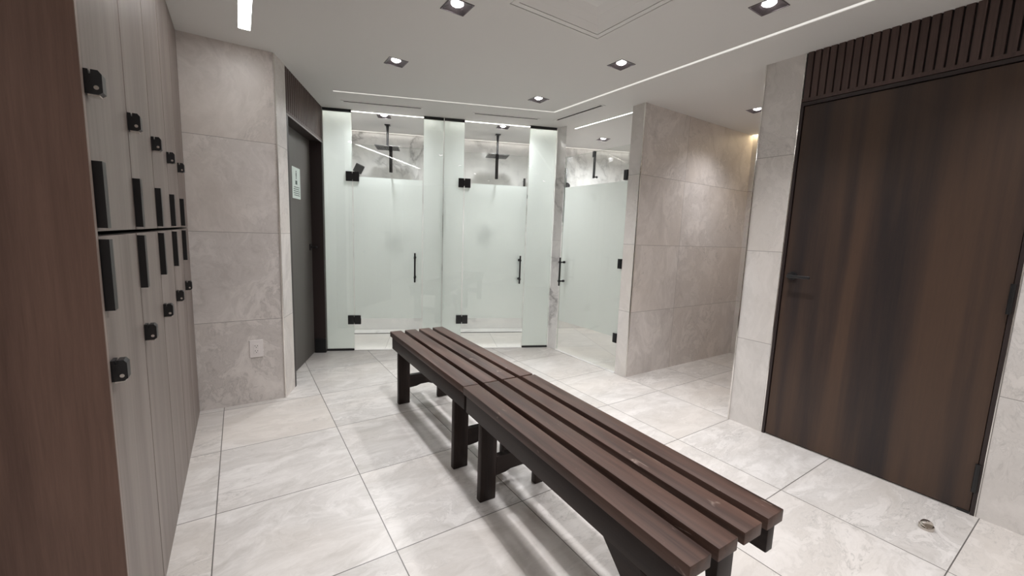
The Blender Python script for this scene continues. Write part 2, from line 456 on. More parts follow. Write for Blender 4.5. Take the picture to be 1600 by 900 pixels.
# wall with brown door
struct(MB().box(XR, 3.12, YD, YP, 0, CEIL).build('wall_right', M_wall_y))
struct(MB().box(3.12, 4.9, 1.25, YP, 0, CEIL).build('wall_right', M_wall_x))
struct(MB().box(XR, 3.12, -1.9, YD2, 0, CEIL).build('wall_right', M_wall_y))
struct(MB().box(XR + 0.02, 3.12, YD2, YD, 2.128, CEIL).build('wall_right', M_void))
struct(MB().box(XR + 0.07, 3.12, YD2, YD, 0, 2.128).build('wall_right', M_void))
# behind the camera
struct(MB().box(-1.75, 3.12, -2.05, -1.9, 0, CEIL).build('wall_front', M_wall_x))
struct(MB().box(-1.75, -1.6, -1.9, 4.3, 0, CEIL).build('wall_left', M_wall_y))

# metal corner trims
def trim(p, w=0.006, z1=CEIL, m=M_chrome):
    struct(MB().box(p[0] - w / 2, p[0] + w / 2, p[1] - w / 2, p[1] + w / 2, 0.0, z1, 0.001).build('trim_%d' % trim.n, m)); trim.n += 1
trim.n = 1
trim((XF - 0.001, 2.457), 0.010)
trim((XR, YP), 0.009)
trim((XR - 0.001, YD + 0.002), 0.006)
trim((0.2440, 3.3625), 0.009)
trim((XR - 0.001, YD2 - 0.002), 0.004)
# pale sills under the glass doors and the side glass
def sill(a, b_, n, w):
    v = Matrix.Identity(4)
    struct(MB().prism(xy(a, b_, b_ + n * w, a + n * w), 0.0, 0.006).build('trim_%d' % trim.n, M_marble)); trim.n += 1
sill(G(0.272, -0.012), G(0.962, -0.012), GN, 0.03)
sill(G(1.38, -0.012), G(2.065, -0.012), GN, 0.03)
sill(Vector((XF - 0.015, 3.47, 0)), Vector((XF - 0.015, 2.59, 0)), Vector((1, 0, 0)), 0.03)

# ------------------------------------------------------------------ ceiling with recesses
DL = [(0.985, 2.085), (0.955, 2.985), (2.185, 2.985), (2.180, 2.060), (2.205, 1.145), (3.815, 1.985)]
DL_ADDED = [(0.97, 1.16), (0.97, 0.23), (2.2, 0.23), (0.97, -0.8), (2.2, -0.8), (-0.85, 0.3)]  # unseen downlights added out of frame to light the room
SDL = [G(0.56, 0.15), G(1.80, 0.17), G(3.03, 0.33)]
cut = MB()
def cutbox(x0, x1, y0, y1, d, M=None): cut.box(x0, x1, y0, y1, CEIL - 0.01, CEIL + d, 0, M)
HS = 0.064
for x, y in DL + DL_ADDED: cutbox(x - HS, x + HS, y - HS, y + HS, 0.06)
MG = Matrix.Translation(G0) @ Matrix.Rotation(TH, 4, 'Z')
for p in SDL:
    q = MG.inverted() @ p
    cutbox(q.x - HS, q.x + HS, q.y - HS, q.y + HS, 0.06, MG)
# trim light line: along the glass then along the room
sA = MG.inverted() @ Vector((0.731, 3.933, 0)); sO = -0.530; SW = 0.016
sXs = 2.520
# corner where the angled leg meets the straight one
def gx_at(o, x):    # t so that G(t,o).x == x
    return (x - G0.x - GN.x * o) / GD.x
def leg(o0, o1, x1):
    return [G(0.02, o0), G(gx_at(o0, x1), o0)]
a0 = G(0.0 + 0.22, sO - SW); a1 = G(0.22, sO + SW)
def _t(o, x): return G(gx_at(o, x), o)
c_in = _t(sO - SW, sXs - 0.017); c_out = _t(sO + SW, sXs + 0.017)
STRIP_POLY = xy(a0, c_in) + [(sXs - 0.017, -1.4), (sXs + 0.017, -1.4)] + xy(c_out, a1)
cut.prism(STRIP_POLY, CEIL - 0.01, CEIL + 0.02)
# bright linear light
cutbox(0.045, 0.108, 0.8, 3.085, 0.03)
# linear vents
VENTS = [(0.25, 0.94, -0.263), (1.45, 2.08, -0.258)]
for t0, t1, o in VENTS: cutbox(t0, t1, o - 0.013, o + 0.013, 0.03, MG)
cutbox(2.690, 2.716, 2.75, 3.37, 0.03)
# square diffuser
cutbox(1.185, 1.795, 1.285, 1.898, 0.09)
# shower coves
COVES = [(0.0, 1.13, 0.045, 0.072, None), (1.20, 2.37, 0.045, 0.072, None), (0.0, 1.13, 0.893, 0.916, None), (1.20, 2.37, 0.893, 0.916, None), (2.62, 4.3, 0.893, 0.916, None)]
for t0, t1, o0, o1, _ in COVES: cutbox(t0 + 0.002, t1 - 0.002, o0, o1, 0.035, MG)
cutbox(3.058, 3.077, 2.595, 3.50, 0.035)
cutbox(4.655, 4.699, 1.49, 2.45, 0.035)
cut_o = cut.build('cutter', M_vent)
ce = MB().box(-1.75, 5.0, -2.05, 5.6, CEIL, CEIL + 0.16).build('ceiling', M_ceiling)
md = ce.modifiers.new('b', 'BOOLEAN'); md.operation = 'DIFFERENCE'; md.solver = 'EXACT'; md.object = cut_o
bpy.context.view_layer.update()
dg = bpy.context.evaluated_depsgraph_get()
me2 = bpy.data.meshes.new_from_object(ce.evaluated_get(dg))
ce.modifiers.clear(); ce.data = me2
me2.materials.clear(); me2.materials.append(M_ceiling)
bpy.data.objects.remove(cut_o, do_unlink=True)
struct(ce)

# ------------------------------------------------------------------ downlights
def make_downlight(label, loc, rz, watts, col, group, angle=126, soft=0.014):
    t = thing('downlight', label, 'ceiling light', (loc[0], loc[1], CEIL), rz, group)
    m = MB()
    a, b_ = 0.0625, 0.0325
    b = m.bm
    # square-to-round dark reflector
    n = 32
    top, bot = [], []
    for i in range(n):
        an = 2 * math.pi * (i + 0.5) / n
        c, s_ = math.cos(an), math.sin(an)
        k = a / max(abs(c), abs(s_))
        bot.append(b.verts.new((c * k, s_ * k, -0.001)))
        top.append(b.verts.new((c * b_, s_ * b_, 0.012)))
    for i in range(n):
        j = (i + 1) % n
        b.faces.new((bot[i], bot[j], top[j], top[i]))
    m.build('reflector', M_reflector, t)
    f = MB()
    for (x0, x1, y0, y1) in ((-0.066, 0.066, -0.066, -0.062), (-0.066, 0.066, 0.062, 0.066), (-0.066, -0.062, -0.062, 0.062), (0.062, 0.066, -0.062, 0.062)):
        f.box(x0, x1, y0, y1, -0.003, 0.01)
    f.build('trim_frame', M_reflector, t)
    MB().lathe([(0.0, 0.0005), (0.016, 0.002), (0.026, 0.007), (0.0315, 0.0115), (0.0, 0.02)], 24).build('lens', M_lens, t)
    ld = bpy.data.lights.new('downlight_lamp', 'SPOT')
    ld.energy = watts; ld.color = col; ld.spot_size = math.radians(angle); ld.spot_blend = 1.0
    ld.shadow_soft_size = soft
    lo = bpy.data.objects.new('downlight_lamp', ld); COL.objects.link(lo)
    lo.location = (0, 0, -0.004); lo.parent = t
    return t
GR = 'square ceiling downlights in the room'
for (x, y), lb in zip(DL, ['square downlight nearest the square ceiling diffuser, on its left side', 'square downlight above the left end of the far bench, nearest the grey door',
                           'square downlight inside the corner of the glowing ceiling line', 'square downlight between the diffuser corner and the glowing ceiling line',
                           'square downlight nearest the brown door, close to the glowing ceiling line', 'square downlight half hidden behind the tiled pillar by the passage']):
    make_downlight(lb, (x, y), 0, SPOT_W if x < 3 else SPOT_W * 0.8, SPOT_COL, GR, 106 if 2 < x < 3 else 126)
for x, y in DL_ADDED:
    make_downlight('added square downlight out of view, lighting the room', (x, y), 0, SPOT_W, SPOT_COL, GR)
for p, lb in zip(SDL, ['downlight inside the left shower behind the glass door', 'downlight inside the middle shower behind the glass door', 'downlight inside the right shower beside the tiled end wall']):
    make_downlight(lb, (p.x, p.y), TH, SHOWER_W, SHOW_COL, 'downlights inside the showers', 165, 0.05)

# light lines
tag(MB().prism(STRIP_POLY, CEIL + 0.004, CEIL + 0.015).build('ceiling_light_line', M_strip), 'thin glowing light line in the ceiling, bent at the corner of the room', 'ceiling light')
t = thing('linear_ceiling_light', 'bright straight recessed ceiling light above the lockers', 'ceiling light', (0.0765, 3.084, CEIL))
MB().box(-0.0305, 0.0305, -2.27, -0.001, 0.002, 0.012).build('diffuser', M_bar, t)
f = MB(); f.box(-0.0335, -0.0305, -2.28, 0.003, -0.002, 0.012); f.box(0.0305, 0.0335, -2.28, 0.003, -0.002, 0.012); f.box(-0.0335, 0.0335, 0.0, 0.004, -0.002, 0.012)
f.build('frame', M_vent, t)
for (t0, t1, o0, o1, _), lb in zip(COVES, ['cove light just behind the glass of the left shower', 'cove light just behind the glass of the middle shower', 'cove light along the back wall of the left shower',
                                          'cove light along the back wall of the middle shower', 'cove light along the back wall of the right shower']):
    o = MB(MG).box(t0 + 0.004, t1 - 0.004, o0 + 0.002, o1 - 0.002, CEIL + 0.012, CEIL + 0.025).build('cove_light', M_cove if o0 < 0.5 else M_cove2)
    tag(o, lb, 'ceiling light', 'cove lights in the showers')
tag(MB().box(3.060, 3.075, 2.60, 3.495, CEIL + 0.012, CEIL + 0.025).build('cove_light', M_cove), 'cove light just behind the side glass of the right shower', 'ceiling light', 'cove lights in the showers')
tag(MB().box(4.657, 4.697, 1.495, 2.445, CEIL + 0.012, CEIL + 0.025).build('cove_light', M_warm), 'warm cove light at the far end of the tiled passage', 'ceiling light')

# ------------------------------------------------------------------ ceiling vents
def lin_vent(x0, x1, y0, y1, M, label):
    """slot diffuser: pale flange, dark slot, centre blade"""
    t = thing('linear_vent', label, 'air vent', (0, 0, 0), 0, 'slot vents in the ceiling')
    alongx = (x1 - x0) > (y1 - y0)
    f = MB(M); w = 0.017
    f.box(x0 - w, x1 + w, y0 - w, y0, CEIL - 0.003, CEIL); f.box(x0 - w, x1 + w, y1, y1 + w, CEIL - 0.003, CEIL)
    f.box(x0 - w, x0, y0, y1, CEIL - 0.003, CEIL); f.box(x1, x1 + w, y0, y1, CEIL - 0.003, CEIL)
    f.build('flange', M_vent, t)
    MB(M).box(x0, x1, y0, y1, CEIL + 0.022, CEIL + 0.028).build('slot_back', M_ventd, t)
    s_ = MB(M)
    e = 0.001
    if alongx: s_.box(x0, x1, y0 + e, y0 + 0.002 + e, CEIL, CEIL + 0.022); s_.box(x0, x1, y1 - 0.002 - e, y1 - e, CEIL, CEIL + 0.022)
    else: s_.box(x0 + e, x0 + 0.002 + e, y0, y1, CEIL, CEIL + 0.022); s_.box(x1 - 0.002 - e, x1 - e, y0, y1, CEIL, CEIL + 0.022)
    s_.build('slot_side', M_ventd, t)
for (t0, t1, o), lb in zip(VENTS, ['slot vent in the ceiling in front of the left shower', 'slot vent in the ceiling in front of the middle shower']):
    lin_vent(t0, t1, o - 0.013, o + 0.013, MG, lb)
lin_vent(2.690, 2.716, 2.75, 3.37, Matrix.Identity(4), 'slot vent in the ceiling in front of the right shower')
t = thing('square_diffuser', 'large square ceiling air diffuser with a flush panel', 'air vent', (1.49, 1.5915, CEIL))
f = MB(); h = 0.3015
for (x0, x1, y0, y1) in ((-h, h, -h, -h + 0.03), (-h, h, h - 0.03, h), (-h, -h + 0.03, -h + 0.03, h - 0.03), (h - 0.03, h, -h + 0.03, h - 0.03)):
    f.box(x0, x1, y0, y1, 0.0005, 0.012)
f.build('frame', M_vent, t)
def cone_ring(mb, r0_, z0, r1_, z1, th=0.004):
    b = mb.bm
    A = [b.verts.new((sx * r0_, sy * r0_, z0)) for sx, sy in ((-1, -1), (1, -1), (1, 1), (-1, 1))]
    B = [b.verts.new((sx * r1_, sy * r1_, z1)) for sx, sy in ((-1, -1), (1, -1), (1, 1), (-1, 1))]
    C = [b.verts.new((sx * (r0_ - th), sy * (r0_ - th), z0)) for sx, sy in ((-1, -1), (1, -1), (1, 1), (-1, 1))]
    D = [b.verts.new((sx * (r1_ - th), sy * (r1_ - th), z1)) for sx, sy in ((-1, -1), (1, -1), (1, 1), (-1, 1))]
    for i in range(4):
        j = (i + 1) % 4
        b.faces.new((A[i], A[j], B[j], B[i])); b.faces.new((C[i], D[i], D[j], C[j]))
        b.faces.new((A[i], C[i], C[j], A[j])); b.faces.new((B[i], B[j], D[j], D[i]))
for r_a, r_b in ((0.270, 0.205), (0.200, 0.135), (0.130, 0.07)):
    cm = MB(); cone_ring(cm, r_a, 0.003, r_b, 0.020); cm.build('vane', M_vent, t)
MB().box(-0.062, 0.062, -0.062, 0.062, 0.0, 0.004).build('centre_plate', M_vent, t)
MB().box(-h, h, -h, h, 0.03, 0.035).build('back_plate', M_ventd, t)

# ------------------------------------------------------------------ lockers
XL = -0.270
GY = [1.312, 1.744, 2.160, 2.574, 2.988, 3.358]
ZS = 1.236
t = thing('locker_end_panel', 'wide dark brown wood panel closing the near end of the lockers', 'panel', (XL, 1.295, 0))
MB().box(-1.33, 0.0, 0.0, 0.016, 0, CEIL - 0.002).build('panel', M_lkend, t)
MB().box(0.0, 0.0012, 0.0, 0.0155, 0, CEIL - 0.002).build('edge_band', M_lkedge, t)
ordn = ['nearest', 'second nearest', 'third nearest', 'fourth nearest', 'farthest']
for lvl in (0, 1):
    for i in range(5):
        y0, y1 = GY[i], GY[i + 1]
        z0, z1 = (ZS + 0.004, CEIL - 0.004) if lvl else (0.0, ZS - 0.004)
        t = thing('locker', '%s wood locker of the five in the %s row, black pull and lock' % (ordn[i], 'upper' if lvl else 'lower'), 'locker', (XL, y0, z0), 0, '%s row of lockers on the left' % ('upper' if lvl else 'lower'))
        w, h = y1 - y0, z1 - z0
        MB().box(-0.50, -0.024, 0.0008, w - 0.0008, 0.001, h - 0.001).build('body', M_jamb, t)  # body coloured near black so the gaps between doors read as shade
        MB().box(-0.020, 0.0, 0.0048, w - 0.0048, 0.0005 if not lvl else 0.002, h - 0.002, 0.001, seg=1).build('door', M_locker, t)
        # pull: folded black plate wrapped on the near edge of the door
        hz0, hz1 = (0.010, 1.40 - z0) if lvl else (1.056 - z0, h - 0.008)
        pm = MB()
        pm.box(0.0, 0.018, 0.0048, 0.0075, hz0, hz1)
        pm.box(0.015, 0.018, 0.0075, 0.036, hz0, hz1)
        pm.build('pull_handle', M_black, t)
        zc = (1.570 - z0) if lvl else (0.908 - z0)
        lk = MB()
        lk.prof([(0.0, zc - 0.026), (0.022, zc - 0.026), (0.030, zc - 0.020), (0.030, zc + 0.018), (0.024, zc + 0.026), (0.012, zc + 0.026), (0.0115, zc + 0.016), (0.0085, zc + 0.016), (0.008, zc + 0.026), (0.0, zc + 0.026)], 1, 0.004, 0.036)
        # profile is in x,z
        lo = lk.build('lock', M_black, t)
        cyl = MB().cyl((0.020, 0.0015, zc - 0.012), (0.020, 0.0045, zc - 0.012), 0.0045, 16).build('lock_cylinder', M_chrome, lo)
        sc_ = MB().box(0.004, 0.024, 0.006, 0.030, zc - 0.030, zc - 0.026).build('lock_glint', M_chrome, lo)  # chrome chip standing in for the bright reflection below the lock
# soffit: wood above is full height, filler at the tile wall
t = None

# ------------------------------------------------------------------ brown door (right wall)
d1 = bpy.data.objects.new('door_1', None); COL.objects.link(d1); d1.location = (XR, YD, 0); d1['kind'] = 'structure'
W = YD - YD2
MB().box(0.006, 0.048, -W + 0.018, -0.020, 0.006, 2.105, 0.001, seg=1).build('door_leaf', M_door, d1)
f = MB()
f.box(-0.003, 0.07, -0.0165, 0.0, 0.0, 2.128); f.box(-0.003, 0.07, -W, -W + 0.015, 0.0, 2.128)
f.box(-0.003, 0.07, -W + 0.015, -0.0165, 2.109, 2.128)
f.build('door_frame', M_jamb, d1)
hm = MB()
hm.cyl((0.006, -0.066, 1.073), (-0.006, -0.066, 1.073), 0.027, 28)
hm.cyl((-0.006, -0.066, 1.073), (-0.050, -0.066, 1.073), 0.009, 16)
hn = hm.build('lever_handle', M_blackg, d1, True)
MB().box(-0.058, -0.046, -0.185, -0.056, 1.064, 1.082, 0.005).build('lever', M_blackg, hn, True)
for z in (0.19, 1.06, 1.93):
    q = MB(); q.cyl((-0.007, -W + 0.016, z - 0.07), (-0.007, -W + 0.016, z + 0.07), 0.009, 14)
    q.build('hinge', M_black, d1)
MB().box(0.0, 0.008, -W + 0.018, -W + 0.06, 0.0, 0.012).build('floor_pivot', M_black, d1)

def fluted(name, label, loc, rz, width, z0, z1, pitch=0.0383, slat=0.0335, depth=0.014, M=None, flip=1):
    t = thing(name, label, 'wall panel', loc, rz)
    MB().box(-0.022, -0.012, 0, flip * width, z0, z1).build('backing', M_void, t) if flip > 0 else MB().box(-0.022, -0.012, -width, 0, z0, z1).build('backing', M_void, t)
    n = int(width / pitch)
    s_ = MB()
    for k in range(n + 1):
        a = k * pitch + 0.004
        b_ = min(a + slat, width - 0.001)
        if b_ - a < 0.006: continue
        y0, y1 = (a, b_) if flip > 0 else (-b_, -a)
        # ribs: trapezoid profile in x,y
        s_.prof([(-0.012, y0), (0.001, y0 + 0.002), (0.002, y0 + 0.006), (0.002, y1 - 0.006), (0.001, y1 - 0.002), (-0.012, y1)], 2, z0 + 0.020, z1)
    s_.build('fluted_face', M_slat, t)
    y0, y1 = (0, width) if flip > 0 else (-width, 0)
    MB().box(-0.014, 0.003, y0, y1, z0, z0 + 0.020).build('bottom_rail', M_slat, t)
    return t
# right: panel local +x faces the room  (rotate by pi so +x -> -x)
fluted('fluted_panel', 'dark fluted wood panel above the brown door', (XR - 0.001, YD - 0.002, 0), math.pi, W - 0.004, 2.132, CEIL - 0.001, flip=1)
# left: angled wall; outward normal = GD ; along s = -GN
fluted('fluted_panel', 'dark fluted wood panel above the grey door with the notice', (L(0.003, 0).x, L(0.003, 0).y, 0), TH, 1.024, 2.092, CEIL - 0.001, pitch=0.046, slat=0.038, flip=-1)

# ------------------------------------------------------------------ grey door (left, recessed)
d2 = bpy.data.objects.new('door_2', None); COL.objects.link(d2); d2.location = G0; d2.rotation_euler = (0, 0, TH); d2['kind'] = 'structure'
# local: +x = GD (towards the room), -y = s
R = -0.104
MB().box(R - 0.045, R, -0.99, -0.062, 0.006, 2.083, 0.001, seg=1).build('door_leaf', M_doorg, d2)
f = MB()
f.box(-0.15, 0.004, -0.058, -0.002, 0, 2.09); f.box(-0.15, 0.002, -1.0305, -0.994, 0, 2.09); f.box(-0.15, 0.0, -0.994, -0.058, 2.086, 2.0915)
f.build('door_frame', M_jamb, d2)
MB().box(-0.002, 0.004, -1.0285, -0.003, 2.079, 2.0905).build('head_trim', M_hedge, d2)
hm = MB(); hm.box(R, R + 0.007, -0.150, -0.098, 1.045, 1.105, 0.002); hm.cyl((R + 0.007, -0.124, 1.075), (R + 0.052, -0.124, 1.075), 0.009, 14)
hn = hm.build('lever_handle', M_black, d2)
MB().box(R + 0.045, R + 0.057, -0.132, -0.010 - 0.058, 1.066, 1.084, 0.004).build('lever', M_blackg, hn)
MB().box(-0.095, 0.0055, -0.066, -0.056, 0.0, 0.15).build('kick_plate', M_black, d2)
# notice on the grey door
nt_ = thing('notice', 'small pale notice taped to the grey door', 'sign', G0, TH)
nb = MB(); nb.box(R + 0.0005, R + 0.003, -0.603, -0.388, 1.508, 1.772); nb.build('paper', M_paper, nt_)
yc = -0.495
ic = MB()
ic.cyl((R + 0.003, yc, 1.738), (R + 0.0038, yc, 1.738), 0.0085, 16)
ic.box(R + 0.003, R + 0.0038, yc - 0.010, yc + 0.010, 1.700, 1.727); ic.box(R + 0.003, R + 0.0038, yc - 0.006, yc - 0.001, 1.672, 1.700); ic.box(R + 0.003, R + 0.0038, yc + 0.001, yc + 0.006, 1.672, 1.700)
ic.box(R + 0.003, R + 0.0038, yc - 0.024, yc + 0.022, 1.628, 1.662)
ic.build('symbol', M_ink, nt_)
tx = MB()
rr = random.Random(3)
for k, zz in enumerate((1.605, 1.588, 1.571, 1.554, 1.537)):
    y = yc - 0.075 + (0.012 if k in (0, 4) else 0)
    while y < yc + 0.066:
        wd = rr.uniform(0.012, 0.028)
        tx.box(R + 0.003, R + 0.0036, y, min(y + wd, yc + 0.08), zz - 0.0035, zz + 0.0035)
        y += wd + 0.006
tx.build('text_line', M_ink, nt_)

# ------------------------------------------------------------------ shower glass
GT = 0.010
FZ0, FZ1 = 0.34, 1.785
DTOP = 2.095
def fixed_panel(label, t0, t1):
    t = thing('fixed_glass_panel', label, 'glass panel', G(t0, 0), TH, 'fixed frosted glass panels of the showers')
    w = t1 - t0
    MB().box(0.001, w - 0.001, 0, GT, 0.022, CEIL - 0.024).build('glass_pane', M_glass, t)
    MB().quad((0.002, GT + 0.001, 0.022), (w - 0.002, GT + 0.001, 0.022), (w - 0.002, GT + 0.001, CEIL - 0.024), (0.002, GT + 0.001, CEIL - 0.024)).build('frosted_film', M_frost, t)
    e = MB(); e.box(0.0, 0.0012, 0.0005, GT - 0.0005, 0.022, CEIL - 0.024); e.box(w - 0.0012, w, 0.0005, GT - 0.0005, 0.022, CEIL - 0.024); e.build('polished_edge', M_gedge, t)
    MB().box(0, w, -0.004, GT + 0.005, CEIL - 0.026, CEIL - 0.0005).build('top_channel', M_black, t)
    MB().box(0, w, -0.004, GT + 0.005, 0.0, 0.020).build('bottom_channel', M_black, t)
    return t
fixed_panel('narrow frosted glass panel beside the grey door', 0.003, 0.268)
fixed_panel('frosted glass panel just right of the left shower door', 0.962, 1.163)
fixed_panel('frosted glass panel just left of the middle shower door', 1.169, 1.376)
fixed_panel('frosted glass panel against the marble post', 2.068, 2.362)

def handle(parent, x, side, z0=0.735, z1=1.040, d=0.055):
    """vertical pull bars on both faces (local y is through the glass)"""
    for sgn, y0 in ((-1, 0.0), (1, GT)):
        m = MB(); yy = y0 + sgn * d
        m.cyl((x, yy, z0), (x, yy, z1), 0.0085, 16)
        for zz in (z0 + 0.05, z1 - 0.05):
            m.cyl((x, y0, zz), (x, yy, zz), 0.007, 12); m.cyl((x, y0, zz), (x, y0 + sgn * 0.006, zz), 0.013, 16); m.cyl((x, yy - 0.012 * sgn, zz), (x, yy + 0.011 * sgn, zz), 0.0125, 14)
        m.build('pull_handle', M_black, parent, True)

def shower_door(label, loc, rz, w, hinges, hx, film_in=True, hinge_side=0, hinge_pivot=True):
    t = thing('shower_door', label, 'glass door', loc, rz, 'frosted glass shower doors')
    MB().box(0.002, w - 0.002, 0, GT, 0.012, DTOP).build('glass_pane', M_glass, t)
    MB().quad((0.003, GT + 0.001, FZ0), (w - 0.003, GT + 0.001, FZ0), (w - 0.003, GT + 0.001, FZ1), (0.003, GT + 0.001, FZ1)).build('frosted_film', M_frost, t)
    e = MB(); e.box(0.0004, 0.002, 0.0005, GT - 0.0005, 0.012, DTOP); e.box(w - 0.002, w - 0.0004, 0.0005, GT - 0.0005, 0.012, DTOP); e.box(0.002, w - 0.002, 0.001, GT - 0.001, DTOP, DTOP + 0.0012)
    e.build('polished_edge', M_gedge, t)
    for z in hinges:
        m = MB()
        for y0, y1 in ((-0.010, -0.0008), (GT + 0.002, GT + 0.011)):
            if hinge_side == 0:
                m.box(-0.064, -0.005, y0, y1, z - 0.047, z + 0.047, 0.002); m.box(0.001, 0.062, y0, y1, z - 0.047, z + 0.047, 0.002)
            elif hinge_side == 1:
                m.box(w - 0.046, w - 0.003, y0, y1, z - 0.045, z + 0.045, 0.002)
        if hinge_side == 0: m.box(-0.006, 0.002, -0.003, 0.0135, z - 0.030, z + 0.030, 0.001)
        else: m.box(w - 0.012, w + 0.0005, -0.010, GT + 0.010, z - 0.045, z + 0.045, 0.001)
        m.build('hinge', M_black, t)
    handle(t, hx, 1)
    return t
shower_door('left frosted glass shower door nearest the grey door', G(0.274, 0), TH, 0.683, (1.783, 0.328), 0.610)
shower_door('middle frosted glass shower door', G(1.385, 0), TH, 0.677, (1.783, 0.328), 0.615)
# third: local x runs towards -Y ; rotate -90 deg : x -> -Y, y -> +X
shower_door('right frosted glass shower door beside the tiled end wall', (XF + 0.002, 3.462, 0), -math.pi / 2, 0.868, (1.835, 1.035, 0.335), 0.055, hinge_side=1)

# over-door hooks
def hook(label, loc, rz):
    t = thing('over_door_hook', label, 'hook', loc, rz, 'black hooks hung over the shower doors')
    m = MB()
    m.box(-0.016, 0.016, GT + 0.003, GT + 0.006, 1.845, DTOP + 0.006)
    m.box(-0.016, 0.016, -0.004, GT + 0.006, DTOP + 0.003, DTOP + 0.006)
    m.box(-0.016, 0.016, -0.004, -0.001, DTOP - 0.05, DTOP + 0.006)
    m.build('strap', M_black, t)
    k = MB(); k.cyl((0, GT + 0.006, 1.860), (0, GT + 0.045, 1.860), 0.006, 12); k.cyl((0, GT + 0.042, 1.860), (0, GT + 0.050, 1.860), 0.011, 14)
    k.build('peg', M_black, t)
hook('black strap hook over the left shower door', G(0.640, 0), TH)
hook('black strap hook over the middle shower door', G(1.722, 0), TH)
hook('black strap hook over the right shower door', (XF + 0.002, 3.045, 0), -math.pi / 2)

# ------------------------------------------------------------------ rain showers
def rain(label, t_, o_):
    t = thing('rain_shower', label, 'shower head', G(t_, o_, CEIL), TH, 'square black rain showers')
    MB().box(-0.030, 0.030, -0.030, 0.030, -0.010, -0.0003, 0.002).build('ceiling_flange', M_blackg, t)
    m = MB(); m.cyl((0, 0, -0.010), (0, 0, -0.225), 0.0115, 18); m.cyl((0, 0, -0.012), (0, 0, -0.075), 0.017, 18, 0.013); m.cyl((0, 0, -0.09), (0, 0, -0.10), 0.014, 18)
    m.build('arm', M_blackg, t, True)
    h = MB(); h.box(-0.125, 0.125, -0.125, 0.125, -0.252, -0.243, 0.002); h.cyl((0, 0, -0.225), (0, 0, -0.243), 0.022, 20, 0.032)
    hd = h.build('head', M_blackg, t)
    nz = MB()
    for i in range(-5, 6):
        for j in range(-5, 6):
            nz.cyl((i * 0.021, j * 0.021, -0.2555), (i * 0.021, j * 0.021, -0.252), 0.003, 6)
    nz.build('nozzles', M_black, hd)
rain('square rain shower hanging from the ceiling of the left shower', 0.560, 0.49)
rain('square rain shower hanging from the ceiling of the middle shower', 1.798, 0.51)

# slide bars with hand showers on the back wall, valves below
def hand_shower(label, t_, zt, with_head):
    t = thing('hand_shower', label, 'hand shower', G(t_, 0.925), TH, 'black hand showers on the back wall')
    m = MB(); m.box(-0.013, 0.013, -0.065, -0.045, zt - 0.70, zt, 0.002)
    for z in (zt - 0.67, zt - 0.03): m.cyl((0, -0.055, z), (0, -0.001, z), 0.009, 12)
    m.build('slide_bar', M_blackg, t, True)
    k = MB()
    if with_head:
        Mh = Matrix.Translation((0.03, -0.115, zt - 0.02)) @ Matrix.Rotation(math.radians(-50), 4, 'X') @ Matrix.Rotation(math.radians(28), 4, 'Z')
        k.box(-0.05, 0.05, -0.055, 0.055, -0.012, 0.012, 0.004, Mh)
        k.cyl((0.03, -0.105, zt - 0.03), (0.0, -0.072, zt - 0.19), 0.012, 14)
    else:
        k.cyl((0, -0.085, zt - 0.22), (0, -0.07, zt - 0.42), 0.012, 14); k.cyl((0, -0.125, zt - 0.235), (0, -0.085, zt - 0.22), 0.04, 20)
    k.build('hand_head', M_blackg, t)
hand_shower('black hand shower in the left shower', 0.17, 1.99, True)
hand_shower('black hand shower in the middle shower', 2.212, 1.985, False)
hand_shower('black hand shower in the right shower', 2.765, 2.15, False)
for t_, z_, lb in ((0.585, 1.10, 'black valve plate seen dimly through the left shower door'), (1.72, 1.24, 'black valve plate seen dimly through the middle shower door')):
    t = thing('shower_valve', lb, 'shower valve', G(t_, 0.93), TH, 'black shower valves')
    MB().box(-0.075, 0.075, -0.012, -0.0003, z_ - 0.10, z_ + 0.10, 0.004).build('plate', M_black, t)
    m = MB(); m.cyl((0, -0.012, z_), (0, -0.06, z_), 0.028, 20); m.box(-0.008, 0.008, -0.075, -0.058, z_ - 0.06, z_ + 0.01, 0.003)
    m.build('knob', M_blackg, t)
# linear drains
for (t0, t1), lb in (((0.02, 1.11), 'linear floor drain in the left shower'), ((1.22, 2.35), 'linear floor drain in the middle shower')):
    t = thing('linear_drain', lb, 'floor drain', G(t0, 0.715), TH, 'linear drains in the shower floors')
    MB().box(0, t1 - t0, 0.0, 0.016, 0.0003, 0.004).build('drain_slot', M_slot, t)
    MB().box(0, t1 - t0, 0.018, 0.205, 0.0003, 0.006).build('tile_strip', M_marble, t)

